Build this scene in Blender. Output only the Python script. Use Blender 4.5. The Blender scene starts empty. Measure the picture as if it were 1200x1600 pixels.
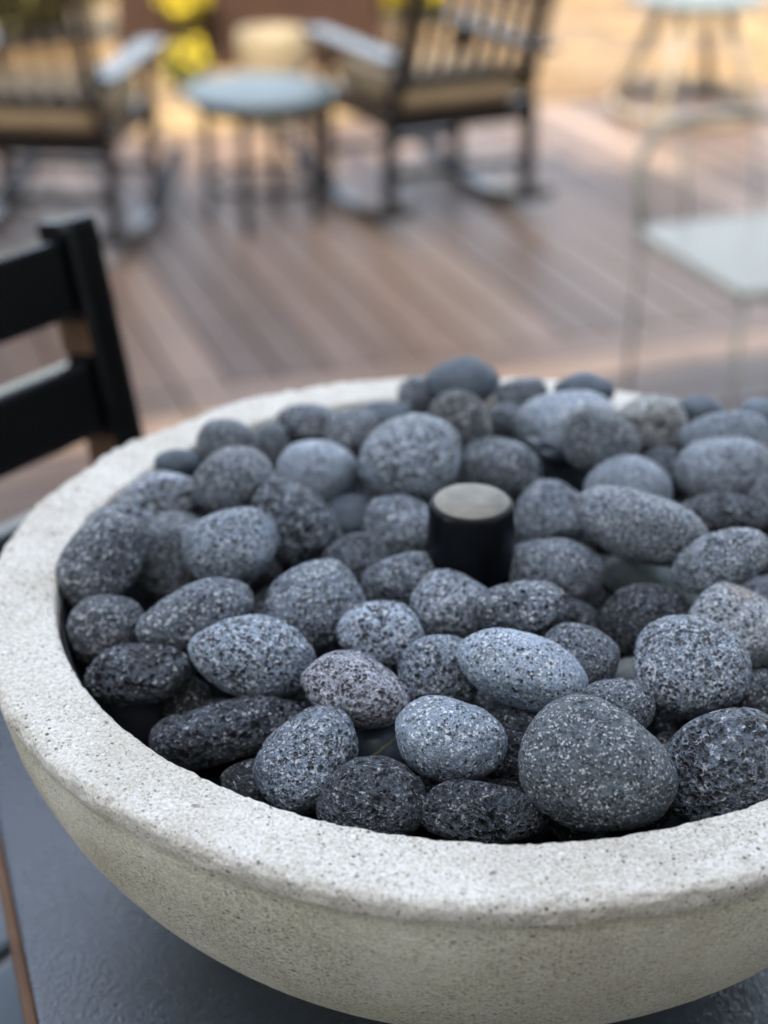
import bpy, bmesh, math, random
import numpy as np
from mathutils import Vector, Matrix

rnd = random.Random(7)
SC = bpy.context.scene
COL = SC.collection
R = math.radians

# ------------------------------------------------------------------ camera
cam_data = bpy.data.cameras.new('camera')
cam = bpy.data.objects.new('camera', cam_data); COL.objects.link(cam)
cr, cu, cw = (0.99703, 0.07705, 0.00189), (-0.03784, 0.46795, 0.88294), (-0.06714, 0.88039, -0.46947)
cam.matrix_world = Matrix(((cr[0], cu[0], -cw[0], 0.0), (cr[1], cu[1], -cw[1], -0.789),
                           (cr[2], cu[2], -cw[2], 1.5533), (0, 0, 0, 1)))
cam_data.sensor_fit = 'VERTICAL'
cam_data.sensor_height = 36.0
cam_data.lens = 36.0 * 2300 / 1600
cam_data.clip_start = 0.02
cam_data.clip_end = 2000
cam_data.dof.use_dof = True
cam_data.dof.focus_distance = 0.735
cam_data.dof.aperture_fstop = 3.6
SC.camera = cam

# ------------------------------------------------------------------ sky, sun, exposure
SUN_EL, SUN_AZ = 46.0, 186.0        # the sun stands behind the added house, behind the viewer
world = bpy.data.worlds.new('World'); SC.world = world
world.use_nodes = True
wn = world.node_tree.nodes; wl = world.node_tree.links
sky = wn.new('ShaderNodeTexSky'); sky.sky_type = 'NISHITA'; sky.sun_disc = False
sky.sun_elevation = R(SUN_EL); sky.sun_rotation = R(SUN_AZ)
sky.air_density = 1.0; sky.dust_density = 3.0; sky.ozone_density = 0.6
hs = wn.new('ShaderNodeHueSaturation'); hs.inputs['Saturation'].default_value = 0.54
wl.new(sky.outputs[0], hs.inputs['Color'])
wl.new(hs.outputs[0], wn['Background'].inputs['Color'])
wn['Background'].inputs['Strength'].default_value = 0.15
sd = bpy.data.lights.new('sun', 'SUN'); sd.energy = 2.0; sd.angle = R(0.6); sd.color = (1, 0.87, 0.68)
sun = bpy.data.objects.new('sun', sd); COL.objects.link(sun)
sdir = Vector((math.sin(R(SUN_AZ)) * math.cos(R(SUN_EL)), math.cos(R(SUN_AZ)) * math.cos(R(SUN_EL)), math.sin(R(SUN_EL))))
sun.rotation_euler = sdir.to_track_quat('Z', 'Y').to_euler()
sun.location = (0, -20, 20)
vs = SC.view_settings
vs.view_transform = 'Standard'; vs.look = 'None'; vs.gamma = 1.0; vs.use_curve_mapping = False
vs.exposure = 2.27
SC.cycles.max_bounces = 6; SC.cycles.diffuse_bounces = 3; SC.cycles.glossy_bounces = 3; SC.cycles.transmission_bounces = 2
SC.cycles.use_adaptive_sampling = True; SC.cycles.adaptive_threshold = 0.02

# ------------------------------------------------------------------ helpers
def obj(name, data, parent=None, mat=None, loc=None):
    o = bpy.data.objects.new(name, data); COL.objects.link(o)
    if parent is not None: o.parent = parent
    if mat is not None and data is not None and not data.materials: data.materials.append(mat)
    if loc is not None: o.location = loc
    return o

def empty(name, loc=(0, 0, 0), rz=0.0):
    o = bpy.data.objects.new(name, None); COL.objects.link(o)
    o.location = loc; o.rotation_euler = (0, 0, rz); o.empty_display_size = 0.05
    return o

def tag(o, label, cat, group=None):
    o['label'] = label; o['category'] = cat
    if group: o['group'] = group
    return o

def struct(o):
    o['kind'] = 'structure'; return o

def mesh_from_bm(name, bm, smooth=False):
    me = bpy.data.meshes.new(name); bm.normal_update(); bm.to_mesh(me); bm.free()
    if smooth:
        for p in me.polygons: p.use_smooth = True
    return me

def bm_box(bm, c, s, bev=0.0, rot=None):
    r = bmesh.ops.create_cube(bm, size=1.0)
    vsx = r['verts']
    bmesh.ops.scale(bm, vec=s, verts=vsx)
    if bev > 0:
        es = list({e for v in vsx for e in v.link_edges})
        rr = bmesh.ops.bevel(bm, geom=es, offset=bev, segments=2, affect='EDGES', profile=0.6)
        vsx = list({v for f in rr['faces'] for v in f.verts} | {v for v in vsx if v.is_valid})
    if rot is not None: bmesh.ops.rotate(bm, cent=(0, 0, 0), matrix=rot, verts=vsx)
    bmesh.ops.translate(bm, vec=c, verts=vsx)
    return vsx

def box(name, c, s, mat, parent=None, bev=0.004, rot=None):
    bm = bmesh.new(); bm_box(bm, c, s, bev, rot)
    return obj(name, mesh_from_bm(name, bm), parent, mat)

def bar(name, p, q, w, d, mat, parent=None, bev=0.004, up=(0, 1, 0)):
    """square bar from p to q; w across, d along 'up'"""
    p = Vector(p); q = Vector(q); z = (q - p); L = z.length; z.normalize()
    y = Vector(up); y = (y - y.dot(z) * z).normalized(); x = y.cross(z)
    M = Matrix((x, y, z)).transposed()
    bm = bmesh.new(); bm_box(bm, (p + q) / 2, (w, d, L), bev, M)
    return obj(name, mesh_from_bm(name, bm), parent, mat)

def tube_mesh(name, pts, rad, seg=10, closed=False):
    bm = bmesh.new(); rings = []
    pts = [Vector(p) for p in pts]; n = len(pts); prev = None
    rads = rad if isinstance(rad, (list, tuple)) else [rad] * n
    for i, p in enumerate(pts):
        a = pts[(i - 1) % n] if (closed or i) else p
        b = pts[(i + 1) % n] if (closed or i < n - 1) else p
        t = (b - a).normalized()
        if prev is None:
            k = Vector((0, 0, 1)) if abs(t.z) < 0.9 else Vector((1, 0, 0))
            prev = (k - k.dot(t) * t).normalized()
        prev = (prev - prev.dot(t) * t).normalized(); o2 = t.cross(prev)
        rings.append([bm.verts.new(p + rads[i] * (math.cos(2 * math.pi * k / seg) * prev + math.sin(2 * math.pi * k / seg) * o2)) for k in range(seg)])
    m = n if closed else n - 1
    for i in range(m):
        A, B = rings[i], rings[(i + 1) % n]
        for k in range(seg): bm.faces.new((A[k], A[(k + 1) % seg], B[(k + 1) % seg], B[k]))
    if not closed:
        bm.faces.new(rings[0][::-1]); bm.faces.new(rings[-1])
    return mesh_from_bm(name, bm, True)

def lathe_mesh(name, prof, seg=64, cap=True, smooth=True):
    bm = bmesh.new(); rings = []
    for (r, z) in prof:
        if r < 1e-6: rings.append([bm.verts.new((0, 0, z))])
        else: rings.append([bm.verts.new((r * math.cos(2 * math.pi * k / seg), r * math.sin(2 * math.pi * k / seg), z)) for k in range(seg)])
    for A, B in zip(rings, rings[1:]):
        for k in range(seg):
            f = [A[k % len(A)], A[(k + 1) % len(A)], B[(k + 1) % len(B)], B[k % len(B)]]
            g = []
            for v in f:
                if v not in g: g.append(v)
            if len(g) > 2: bm.faces.new(g)
    return mesh_from_bm(name, bm, smooth)

def copy_tree(o, parent=None):
    c = o.copy(); COL.objects.link(c); c.parent = parent
    for ch in o.children: copy_tree(ch, c)
    return c

# numpy noise
def _hash(ix, iy, iz, k):
    h = (ix.astype(np.int64) * 73856093) ^ (iy.astype(np.int64) * 19349663) ^ (iz.astype(np.int64) * 83492791) ^ (k * 2654435761)
    h = (h ^ (h >> 13)) * 1274126177 & 0x7fffffff
    h = (h ^ (h >> 16)) * 668265263 & 0x7fffffff
    return ((h ^ (h >> 15)) & 0xffffff) / float(0xffffff)

def vnoise(P, k=0):
    I = np.floor(P); F = P - I; F = F * F * (3 - 2 * F); I = I.astype(np.int64)
    out = np.zeros(len(P))
    for dx in (0, 1):
        for dy in (0, 1):
            for dz in (0, 1):
                w = (F[:, 0] if dx else 1 - F[:, 0]) * (F[:, 1] if dy else 1 - F[:, 1]) * (F[:, 2] if dz else 1 - F[:, 2])
                out += w * _hash(I[:, 0] + dx, I[:, 1] + dy, I[:, 2] + dz, k)
    return out * 2 - 1

def fnoise(P, k=0, octv=3):
    s = 0; a = 1; t = 0
    for i in range(octv):
        s = s + a * vnoise(P * 2 ** i + 17.3 * i, k + i); t += a; a *= 0.5
    return s / t

def pits(P, k, dens):
    """depth 0..1 of round pits: one per lattice cell, present with probability dens"""
    I = np.floor(P).astype(np.int64); best = np.zeros(len(P))
    for dx in (-1, 0, 1):
        for dy in (-1, 0, 1):
            for dz in (-1, 0, 1):
                jx, jy, jz = I[:, 0] + dx, I[:, 1] + dy, I[:, 2] + dz
                cx = jx + _hash(jx, jy, jz, k); cy = jy + _hash(jx, jy, jz, k + 1); cz = jz + _hash(jx, jy, jz, k + 2)
                rad = 0.30 + 0.42 * _hash(jx, jy, jz, k + 3) ** 2
                on = _hash(jx, jy, jz, k + 4) < dens
                d2 = ((P[:, 0] - cx) ** 2 + (P[:, 1] - cy) ** 2 + (P[:, 2] - cz) ** 2) / rad ** 2
                v = np.where(on, np.clip(1 - d2, 0, 1), 0) ** 0.7 * rad / 0.6
                best = np.maximum(best, v)
    return best

# ------------------------------------------------------------------ materials
def new_mat(name):
    m = bpy.data.materials.new(name); m.use_nodes = True
    nt = m.node_tree; b = nt.nodes['Principled BSDF']
    return m, nt, b

class N:
    """tiny node-graph helper"""
    def __init__(s, nt): s.nt = nt
    def add(s, t, **kw):
        n = s.nt.nodes.new(t)
        for k, v in kw.items():
            if k.startswith('i_'):
                key = k[2:].replace('_', ' '); n.inputs[int(key) if key.isdigit() else key].default_value = v
            else: setattr(n, k, v)
        return n
    def link(s, a, b): s.nt.links.new(a, b)
    def coord(s, kind='Object'): return s.add('ShaderNodeTexCoord').outputs[kind]
    def noise(s, vec, scale, detail=4, rough=0.55, out='Fac'):
        n = s.add('ShaderNodeTexNoise'); n.inputs['Scale'].default_value = scale; n.inputs['Detail'].default_value = detail
        n.inputs['Roughness'].default_value = rough; s.link(vec, n.inputs['Vector']); return n.outputs[out]
    def voro(s, vec, scale, feature='F1', out='Distance', rand=1.0):
        n = s.add('ShaderNodeTexVoronoi'); n.feature = feature; n.inputs['Scale'].default_value = scale
        n.inputs['Randomness'].default_value = rand; s.link(vec, n.inputs['Vector']); return n.outputs[out]
    def math(s, op, a, b=None, clamp=False):
        n = s.add('ShaderNodeMath'); n.operation = op; n.use_clamp = clamp
        for i, v in enumerate((a, b)):
            if v is None: continue
            if isinstance(v, (int, float)): n.inputs[i].default_value = v
            else: s.link(v, n.inputs[i])
        return n.outputs[0]
    def ramp(s, fac, stops, interp='LINEAR'):
        n = s.add('ShaderNodeValToRGB'); n.color_ramp.interpolation = interp
        e = n.color_ramp.elements
        while len(e) < len(stops): e.new(0.5)
        for el, (p, c) in zip(e, stops):
            el.position = p; el.color = (c, c, c, 1) if isinstance(c, (int, float)) else (*c, 1)
        s.link(fac, n.inputs[0]); return n.outputs[0]
    def mix(s, fac, a, b, mode='MIX'):
        n = s.add('ShaderNodeMix'); n.data_type = 'RGBA'; n.blend_type = mode
        for k, v in ((0, fac), (6, a), (7, b)):
            if isinstance(v, (int, float)): n.inputs[k].default_value = v if k == 0 else (v, v, v, 1)
            elif isinstance(v, tuple): n.inputs[k].default_value = (*v, 1) if len(v) == 3 else v
            else: s.link(v, n.inputs[k])
        return n.outputs[2]
    def mapping(s, vec, scale=(1, 1, 1), loc=None):
        n = s.add('ShaderNodeMapping'); n.inputs['Scale'].default_value = scale; s.link(vec, n.inputs['Vector'])
        if loc is not None: s.link(loc, n.inputs['Location'])
        return n.outputs[0]
    def bump(s, h, strength, dist, normal=None):
        n = s.add('ShaderNodeBump'); n.inputs['Strength'].default_value = strength; n.inputs['Distance'].default_value = dist
        s.link(h, n.inputs['Height'])
        if normal is not None: s.link(normal, n.inputs['Normal'])
        return n.outputs[0]

def plain(name, col, rough=0.5, spec=0.5, var=0.15, scale=30, bump=0.15, metal=0.0):
    m, nt, b = new_mat(name); g = N(nt); c = g.coord()
    n = g.noise(c, scale, 5)
    lo = tuple(max(0, x * (1 - var)) for x in col); hi = tuple(min(1, x * (1 + var)) for x in col)
    nt.links.new(g.ramp(n, [(0.3, lo), (0.7, hi)]), b.inputs['Base Color'])
    b.inputs['Roughness'].default_value = rough; b.inputs['Specular IOR Level'].default_value = spec
    b.inputs['Metallic'].default_value = metal
    if bump: nt.links.new(g.bump(g.noise(c, scale * 8, 4), bump, 0.002), b.inputs['Normal'])
    return m

def stone_mat(name, pore_scale, pore_dens, pore_rad, speck, depth, rough=0.48, warm=0.0, vein=False, patch=False):
    """grey basalt with pores (dark rock plus painted shade), dark grains and light crystals; the stone's own shade comes from the object colour"""
    m, nt, b = new_mat(name); g = N(nt)
    oi = g.add('ShaderNodeObjectInfo'); c = g.coord()
    off = g.add('ShaderNodeVectorMath'); off.operation = 'ADD'; nt.links.new(c, off.inputs[0])
    sc = g.add('ShaderNodeVectorMath'); sc.operation = 'SCALE'; sc.inputs[0].default_value = (3.1, 1.7, 2.3)
    nt.links.new(oi.outputs['Random'], sc.inputs['Scale']); nt.links.new(sc.outputs[0], off.inputs[1])
    vsz = g.add('ShaderNodeVectorMath'); vsz.operation = 'SCALE'; nt.links.new(off.outputs[0], vsz.inputs[0])
    nt.links.new(g.math('ADD', g.math('MULTIPLY', oi.outputs['Random'], 0.65), 0.70), vsz.inputs['Scale'])
    v = vsz.outputs[0]
    big = g.noise(v, 38, 4, 0.6)
    tone = g.ramp(big, [(0.3, 0.74), (0.7, 1.22)])
    fine = g.ramp(g.noise(v, 1250, 2, 0.65), [(0.3, 0.42), (0.7, 1.65)])
    mid = g.ramp(g.noise(v, 260, 3, 0.6), [(0.32, 0.84), (0.68, 1.16)])
    base = g.mix(1.0, oi.outputs['Color'], tone, 'MULTIPLY')
    base = g.mix(1.0, base, fine if pore_dens else tone, 'MULTIPLY')
    base = g.mix(1.0, base, mid, 'MULTIPLY')
    if pore_dens:
        warp = g.add('ShaderNodeVectorMath'); warp.operation = 'MULTIPLY_ADD'
        wn_ = g.add('ShaderNodeVectorMath'); wn_.operation = 'SUBTRACT'; wn_.inputs[1].default_value = (0.5,) * 3
        nt.links.new(g.noise(v, pore_scale * 1.5, 2, out='Color'), wn_.inputs[0])
        nt.links.new(wn_.outputs[0], warp.inputs[0]); warp.inputs[1].default_value = (1.1 / pore_scale,) * 3
        nt.links.new(v, warp.inputs[2]); vw = warp.outputs[0]
        def pores(scale, dens, rad):
            vn = g.add('ShaderNodeTexVoronoi'); vn.inputs['Scale'].default_value = scale; nt.links.new(vw, vn.inputs['Vector'])
            sp = g.add('ShaderNodeSeparateColor'); nt.links.new(vn.outputs['Color'], sp.inputs[0])
            on = g.math('LESS_THAN', sp.outputs[0], dens)
            r_ = g.math('MULTIPLY', g.math('ADD', sp.outputs[1], 0.45), rad)
            q = g.math('SUBTRACT', 1.0, g.math('DIVIDE', vn.outputs['Distance'], r_), clamp=True)
            return g.math('MULTIPLY', on, q)
        p1 = pores(pore_scale, pore_dens, pore_rad); p2 = pores(pore_scale * 1.9, pore_dens * 0.8, pore_rad)
        pm = g.math('MAXIMUM', p1, g.math('MULTIPLY', p2, 0.8))
        dens_var = g.ramp(g.noise(v, 55, 3), [(0.35, 0.45), (0.6, 1.0)])
        pm = g.math('MULTIPLY', pm, dens_var)
        mask = g.ramp(pm, [(0.02, 0.0), (0.32, 1.0)])
        fl = g.add('ShaderNodeTexVoronoi'); fl.inputs['Scale'].default_value = pore_scale * 2.1; nt.links.new(vw, fl.inputs['Vector'])
        fs = g.add('ShaderNodeSeparateColor'); nt.links.new(fl.outputs['Color'], fs.inputs[0])
        light = g.math('LESS_THAN', fs.outputs[0], speck)
        base = g.mix(g.math('MULTIPLY', light, 0.68), base, (0.76, 0.77, 0.78))
        base = g.mix(g.math('MULTIPLY', mask, 0.93), base, (0.010, 0.011, 0.014) if not warm else (0.024, 0.012, 0.013))  # pore colour: dark rock plus shade painted into the holes
        h = g.math('SUBTRACT', g.math('MULTIPLY', g.noise(v, 1500, 2, 0.6), 0.35), pm)
        h = g.math('ADD', h, g.math('MULTIPLY', g.noise(v, 320, 3, 0.6), 0.8))
        nt.links.new(g.bump(h, 1.0, depth * 1.7), b.inputs['Normal'])
    else:
        nt.links.new(g.bump(g.noise(v, 90, 6, 0.65), 0.3, 0.002), b.inputs['Normal'])
    if vein:
        sx = g.add('ShaderNodeSeparateXYZ'); nt.links.new(c, sx.inputs[0])
        d = g.math('ADD', g.math('ADD', g.math('MULTIPLY', sx.outputs[0], 0.45), g.math('MULTIPLY', sx.outputs[2], -0.9)), 0.004)
        d = g.math('ABSOLUTE', g.math('ADD', d, g.math('MULTIPLY', g.math('SUBTRACT', g.noise(c, 160, 3), 0.5), 0.006)))
        base = g.mix(g.math('LESS_THAN', d, 0.0005), base, (0.30, 0.27, 0.12))
    if patch:
        vd = g.add('ShaderNodeVectorMath'); vd.operation = 'DISTANCE'; nt.links.new(c, vd.inputs[0]); vd.inputs[1].default_value = (-0.002, 0.002, 0.026)
        pmask = g.ramp(g.math('ADD', vd.outputs['Value'], g.math('MULTIPLY', g.noise(c, 150, 4), 0.012)), [(0.0, 0.0), (0.010, 0.55), (0.017, 0.0)])
        base = g.mix(pmask, base, (0.36, 0.27, 0.17))
    nt.links.new(base, b.inputs['Base Color'])
    b.inputs['Roughness'].default_value = rough; b.inputs['Specular IOR Level'].default_value = 0.95 if pore_dens else 0.4
    return m

M = {}
M['fine'] = stone_mat('basalt_fine', 400, 0.76, 0.50, 0.16, 0.0020)
M['ves'] = stone_mat('basalt_vesicular', 330, 0.92, 0.60, 0.12, 0.0032)
M['pale'] = stone_mat('basalt_worn', 500, 0.50, 0.42, 0.14, 0.0011)
M['white'] = stone_mat('basalt_dusty', 370, 0.78, 0.54, 0.26, 0.0022, warm=1)
M['speck'] = stone_mat('basalt_flecked', 430, 0.72, 0.52, 0.26, 0.0017)
M['specktan'] = stone_mat('basalt_tan_patch', 500, 0.62, 0.48, 0.20, 0.0014, patch=True)
M['big'] = stone_mat('basalt_dense', 380, 0.66, 0.48, 0.14, 0.0018)
M['smooth'] = stone_mat('basalt_polished', 0, 0, 0, 0, 0, rough=0.6)
M['veined'] = stone_mat('basalt_veined', 0, 0, 0, 0, 0, rough=0.42, vein=True)

def concrete(name, lo, hi, speck_amt, mott, aniso, bigs=1.0):
    m, nt, b = new_mat(name); g = N(nt); c = g.coord()
    cm = g.mapping(c, (1, 1, aniso))
    base = g.ramp(g.noise(c, 22, 6, 0.6), [(0.3, lo), (0.7, hi)])
    base = g.mix(mott, base, g.ramp(g.noise(cm, 480, 4, 0.7), [(0.36, 0.16), (0.62, 0.98)]), 'OVERLAY')
    def specks(scale, frac, rad, seedoff):
        w = g.add('ShaderNodeVectorMath'); w.operation = 'MULTIPLY_ADD'
        nt.links.new(g.noise(cm, scale * 2.2, 2, out='Color'), w.inputs[0]); w.inputs[1].default_value = (0.55 / scale,) * 3
        nt.links.new(cm, w.inputs[2])
        ad = g.add('ShaderNodeVectorMath'); ad.operation = 'ADD'; nt.links.new(w.outputs[0], ad.inputs[0]); ad.inputs[1].default_value = (seedoff,) * 3
        vn = g.add('ShaderNodeTexVoronoi'); vn.inputs['Scale'].default_value = scale; nt.links.new(ad.outputs[0], vn.inputs['Vector'])
        sp = g.add('ShaderNodeSeparateColor'); nt.links.new(vn.outputs['Color'], sp.inputs[0])
        on = g.math('LESS_THAN', sp.outputs[0], frac)
        near = g.math('LESS_THAN', vn.outputs['Distance'], g.math('MULTIPLY', g.math('ADD', sp.outputs[1], 0.25), rad))
        return g.math('MULTIPLY', on, near)
    s1 = specks(400, 0.26 * speck_amt, 0.34, 3.0)
    s2 = specks(760, 0.55 * speck_amt, 0.42, 9.0)
    s3 = specks(170, 0.13 * speck_amt * bigs, 0.24, 21.0)
    sp = g.math('MAXIMUM', g.math('MAXIMUM', s1, g.math('MULTIPLY', s2, 0.6)), s3)
    clus = g.ramp(g.noise(c, 17, 4), [(0.36, 0.35), (0.62, 1.0)])
    sp = g.math('MULTIPLY', sp, clus)
    stain = g.ramp(g.noise(g.mapping(c, (1, 1, 0.5)), 9, 6, 0.65), [(0.50, 0.0), (0.78, 0.5)])
    base = g.mix(stain, base, (0.34, 0.285, 0.20))
    pale = g.ramp(g.noise(g.mapping(c, (1, 1, 2.2)), 70, 5, 0.7), [(0.55, 0.0), (0.75, 0.55)])
    base = g.mix(pale, base, (0.72, 0.71, 0.67))
    col = g.mix(g.math('MULTIPLY', sp, 0.85), base, (0.07, 0.045, 0.035))
    wsp = specks(260, 0.05, 0.3, 40.0)
    col = g.mix(g.math('MULTIPLY', wsp, 0.7), col, (0.85, 0.85, 0.82))
    nt.links.new(col, b.inputs['Base Color'])
    b.inputs['Roughness'].default_value = 0.85; b.inputs['Specular IOR Level'].default_value = 0.25
    h = g.math('ADD', g.noise(cm, 420, 5, 0.7), g.math('MULTIPLY', g.noise(cm, 90, 4, 0.6), 1.2))
    h = g.math('SUBTRACT', h, g.math('MULTIPLY', sp, 0.9))
    nt.links.new(g.bump(h, 0.75, 0.0014), b.inputs['Normal'])
    return m
M['rim'] = concrete('concrete_rim', (0.55, 0.52, 0.445), (0.67, 0.64, 0.56), 0.85, 0.40, 1.0, 0.4)
M['side'] = concrete('concrete_side', (0.59, 0.555, 0.41), (0.75, 0.73, 0.585), 1.7, 0.55, 2.8, 1.6)

# ------------------------------------------------------------------ the place: directions of the deck
A2 = Vector((-0.414, 0.910, 0)); B2 = Vector((0.910, 0.414, 0))   # along the far boards / across them
DECK_ROT = math.atan2(B2.y, B2.x)
def ab(a, b, z=0.0): return A2 * a + B2 * b + Vector((0, 0, z))

# ground to the horizon
m, nt, b = new_mat('soil'); g = N(nt); c = g.coord()
nt.links.new(g.ramp(g.noise(c, 1.5, 8), [(0.3, (0.10, 0.09, 0.05)), (0.7, (0.19, 0.16, 0.09))]), b.inputs['Base Color']); b.inputs['Roughness'].default_value = 0.95
M['soil'] = m
bm = bmesh.new(); bmesh.ops.create_grid(bm, x_segments=8, y_segments=8, size=600)
struct(obj('ground', mesh_from_bm('ground', bm), None, M['soil'], (0, 0, -0.12)))

# deck: joist bed plus separate boards
M['joist'] = plain('deck_joists', (0.02, 0.017, 0.015), 0.9)
m, nt, b = new_mat('deck_boards'); g = N(nt); c = g.coord()
oi = g.add('ShaderNodeObjectInfo')
off = g.add('ShaderNodeVectorMath'); off.operation = 'MULTIPLY_ADD'
cb = g.add('ShaderNodeCombineXYZ'); nt.links.new(oi.outputs['Random'], cb.inputs[0]); nt.links.new(oi.outputs['Random'], cb.inputs[1])
nt.links.new(cb.outputs[0], off.inputs[0]); off.inputs[1].default_value = (37, 53, 0); nt.links.new(c, off.inputs[2])
st = g.mapping(off.outputs[0], (1.2, 38, 38))
grain = g.noise(st, 3.0, 6, 0.65)
tone = g.ramp(oi.outputs['Random'], [(0.0, (0.082, 0.050, 0.033)), (0.25, (0.130, 0.082, 0.055)), (0.5, (0.190, 0.122, 0.082)), (0.75, (0.105, 0.066, 0.044)), (1.0, (0.26, 0.18, 0.128))])
col = g.mix(1.0, tone, g.ramp(grain, [(0.3, 0.62), (0.7, 1.35)]), 'MULTIPLY')
col = g.mix(g.ramp(g.noise(off.outputs[0], 1.6, 4), [(0.5, 0.0), (0.8, 0.35)]), col, (0.22, 0.165, 0.125))
nt.links.new(col, b.inputs['Base Color'])
nt.links.new(g.ramp(grain, [(0.3, 0.34), (0.7, 0.52)]), b.inputs['Roughness'])
nt.links.new(g.bump(grain, 0.4, 0.002), b.inputs['Normal'])
M['board'] = m
M['board_sunlit'] = plain('deck_board_sunlit', (0.36, 0.225, 0.135), 0.45, 0.5, 0.2, 6)  # orange sunlight painted into the colour of one board row

FAR_A, END_A = 2.86, 5.6
bm = bmesh.new(); bm_box(bm, (0, 0, -0.075), (11.0, 9.2, 0.06))
deck = struct(obj('deck', mesh_from_bm('deck', bm), None, M['joist']))
deck.rotation_euler.z = DECK_ROT; deck.location = ab((END_A - 3.6) / 2, 0.4)
W, GAP = 0.134, 0.010
def board_mesh(L, mat='board'):
    bm = bmesh.new(); bm_box(bm, (0, 0, -0.0135), (L, W - 0.0, 0.027), 0.003)
    me = mesh_from_bm('deck_board', bm); me.materials.append(M[mat]); return me
def place_board(me, pos, rz):
    o = obj('deck_board', me, deck, M['board'])
    o.matrix_parent_inverse = Matrix.Identity(4)
    mw = Matrix.Translation(pos) @ Matrix.Rotation(rz, 4, 'Z')
    base = Matrix.Translation(deck.location) @ Matrix.Rotation(DECK_ROT, 4, 'Z')
    o.matrix_basis = base.inverted() @ mw
    return o
me_far = board_mesh(END_A - FAR_A)
k = -5.0
while k < 5.85:
    place_board(me_far, ab((END_A + FAR_A) / 2, k), DECK_ROT + math.pi / 2); k += W + GAP
me_near = board_mesh(5.44); me_sunlit = board_mesh(5.44, 'board_sunlit')
a = FAR_A - W / 2 - GAP
row = 0
while a > -2.6:
    for s in (-1, 1):
        place_board(me_sunlit if row == 1 else me_near, ab(a, 0.4 + s * 2.725 + (0.0 if row % 2 else 0.0)), DECK_ROT)
    a -= W + GAP; row += 1

# stone terrace beyond the deck: bedding and single flagstones
M['bed'] = plain('mortar', (0.22, 0.19, 0.15), 0.95)
m, nt, b = new_mat('flagstone'); g = N(nt); c = g.coord(); oi = g.add('ShaderNodeObjectInfo')
tone = g.ramp(oi.outputs['Random'], [(0.0, (0.14, 0.085, 0.04)), (0.3, (0.25, 0.16, 0.07)), (0.6, (0.17, 0.12, 0.075)), (1.0, (0.32, 0.22, 0.10))])
nt.links.new(g.mix(1.0, tone, g.ramp(g.noise(c, 7, 6), [(0.3, 0.75), (0.7, 1.25)]), 'MULTIPLY'), b.inputs['Base Color'])
b.inputs['Roughness'].default_value = 0.8
nt.links.new(g.bump(g.noise(c, 25, 6), 0.5, 0.01), b.inputs['Normal'])
M['flag'] = m
bm = bmesh.new(); bm_box(bm, (0, 0, -0.06), (14.0, 5.6, 0.07))
terrace = struct(obj('terrace', mesh_from_bm('terrace', bm), None, M['bed']))
terrace.rotation_euler.z = DECK_ROT; terrace.location = ab(END_A + 0.05 + 2.8, 0.5)
flag_meshes = []
for wx, wy in ((0.62, 0.44), (0.46, 0.44), (0.80, 0.44), (0.56, 0.44)):
    bm = bmesh.new(); vv = bm_box(bm, (0, 0, -0.02), (wx - 0.018, wy - 0.018, 0.04), 0.006)
    for v in vv: v.co.x += rnd.uniform(-0.006, 0.006); v.co.y += rnd.uniform(-0.005, 0.005)
    flag_meshes.append((wx, mesh_from_bm('flagstone', bm)))
base = Matrix.Translation(terrace.location) @ Matrix.Rotation(DECK_ROT, 4, 'Z')
a = END_A + 0.05 + 0.23; row = 0
while a < END_A + 5.6:
    bb = -6.0 + rnd.uniform(0, 0.4)
    while bb < 6.8:
        wx, me = rnd.choice(flag_meshes)
        if bb + wx > 7.2: break
        o = obj('flagstone', me, terrace, M['flag'])
        o.matrix_basis = base.inverted() @ (Matrix.Translation(ab(a, bb + wx / 2, rnd.uniform(-0.004, 0.003))) @ Matrix.Rotation(DECK_ROT, 4, 'Z'))
        bb += wx
    a += 0.445; row += 1

# house added unseen behind the viewer: its wall and eave keep the deck in open shade
M['stucco'] = plain('stucco', (0.52, 0.50, 0.44), 0.9, 0.2, 0.08, 8)  # wall kept pale to bounce fill light onto the bowl front
M['shingle'] = plain('roof_shingle', (0.09, 0.08, 0.075), 0.9)
M['glass_dark'] = plain('window_glass', (0.03, 0.035, 0.04), 0.05, 0.6, 0.0, 5, 0)
M['trim'] = plain('white_trim', (0.62, 0.61, 0.58), 0.5)
shade_house = empty('shade_house', (0.2, -5.2, 0)); shade_house.rotation_euler.z = R(4)
box('wall', (0, -2.5, 4.78), (19.0, 5.0, 9.56), M['stucco'], shade_house, 0.0)
box('roof', (0, -2.45, 9.96), (20.0, 6.0, 0.6), M['shingle'], shade_house, 0.05)
for x in (-6.5, -2.6, 2.6, 6.5):
    for z in (1.7, 5.6):
        w_ = box('window', (x, 0.012, z), (1.5, 0.06, 1.7), M['trim'], shade_house, 0.01)
        for sx in (-0.36, 0.36): box('pane', (x + sx, 0.046, z), (0.64, 0.012, 1.54), M['glass_dark'], w_, 0.0)
tag(shade_house, 'tall beige stucco house added unseen behind the viewer to shade the deck', 'shade_house')

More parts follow.
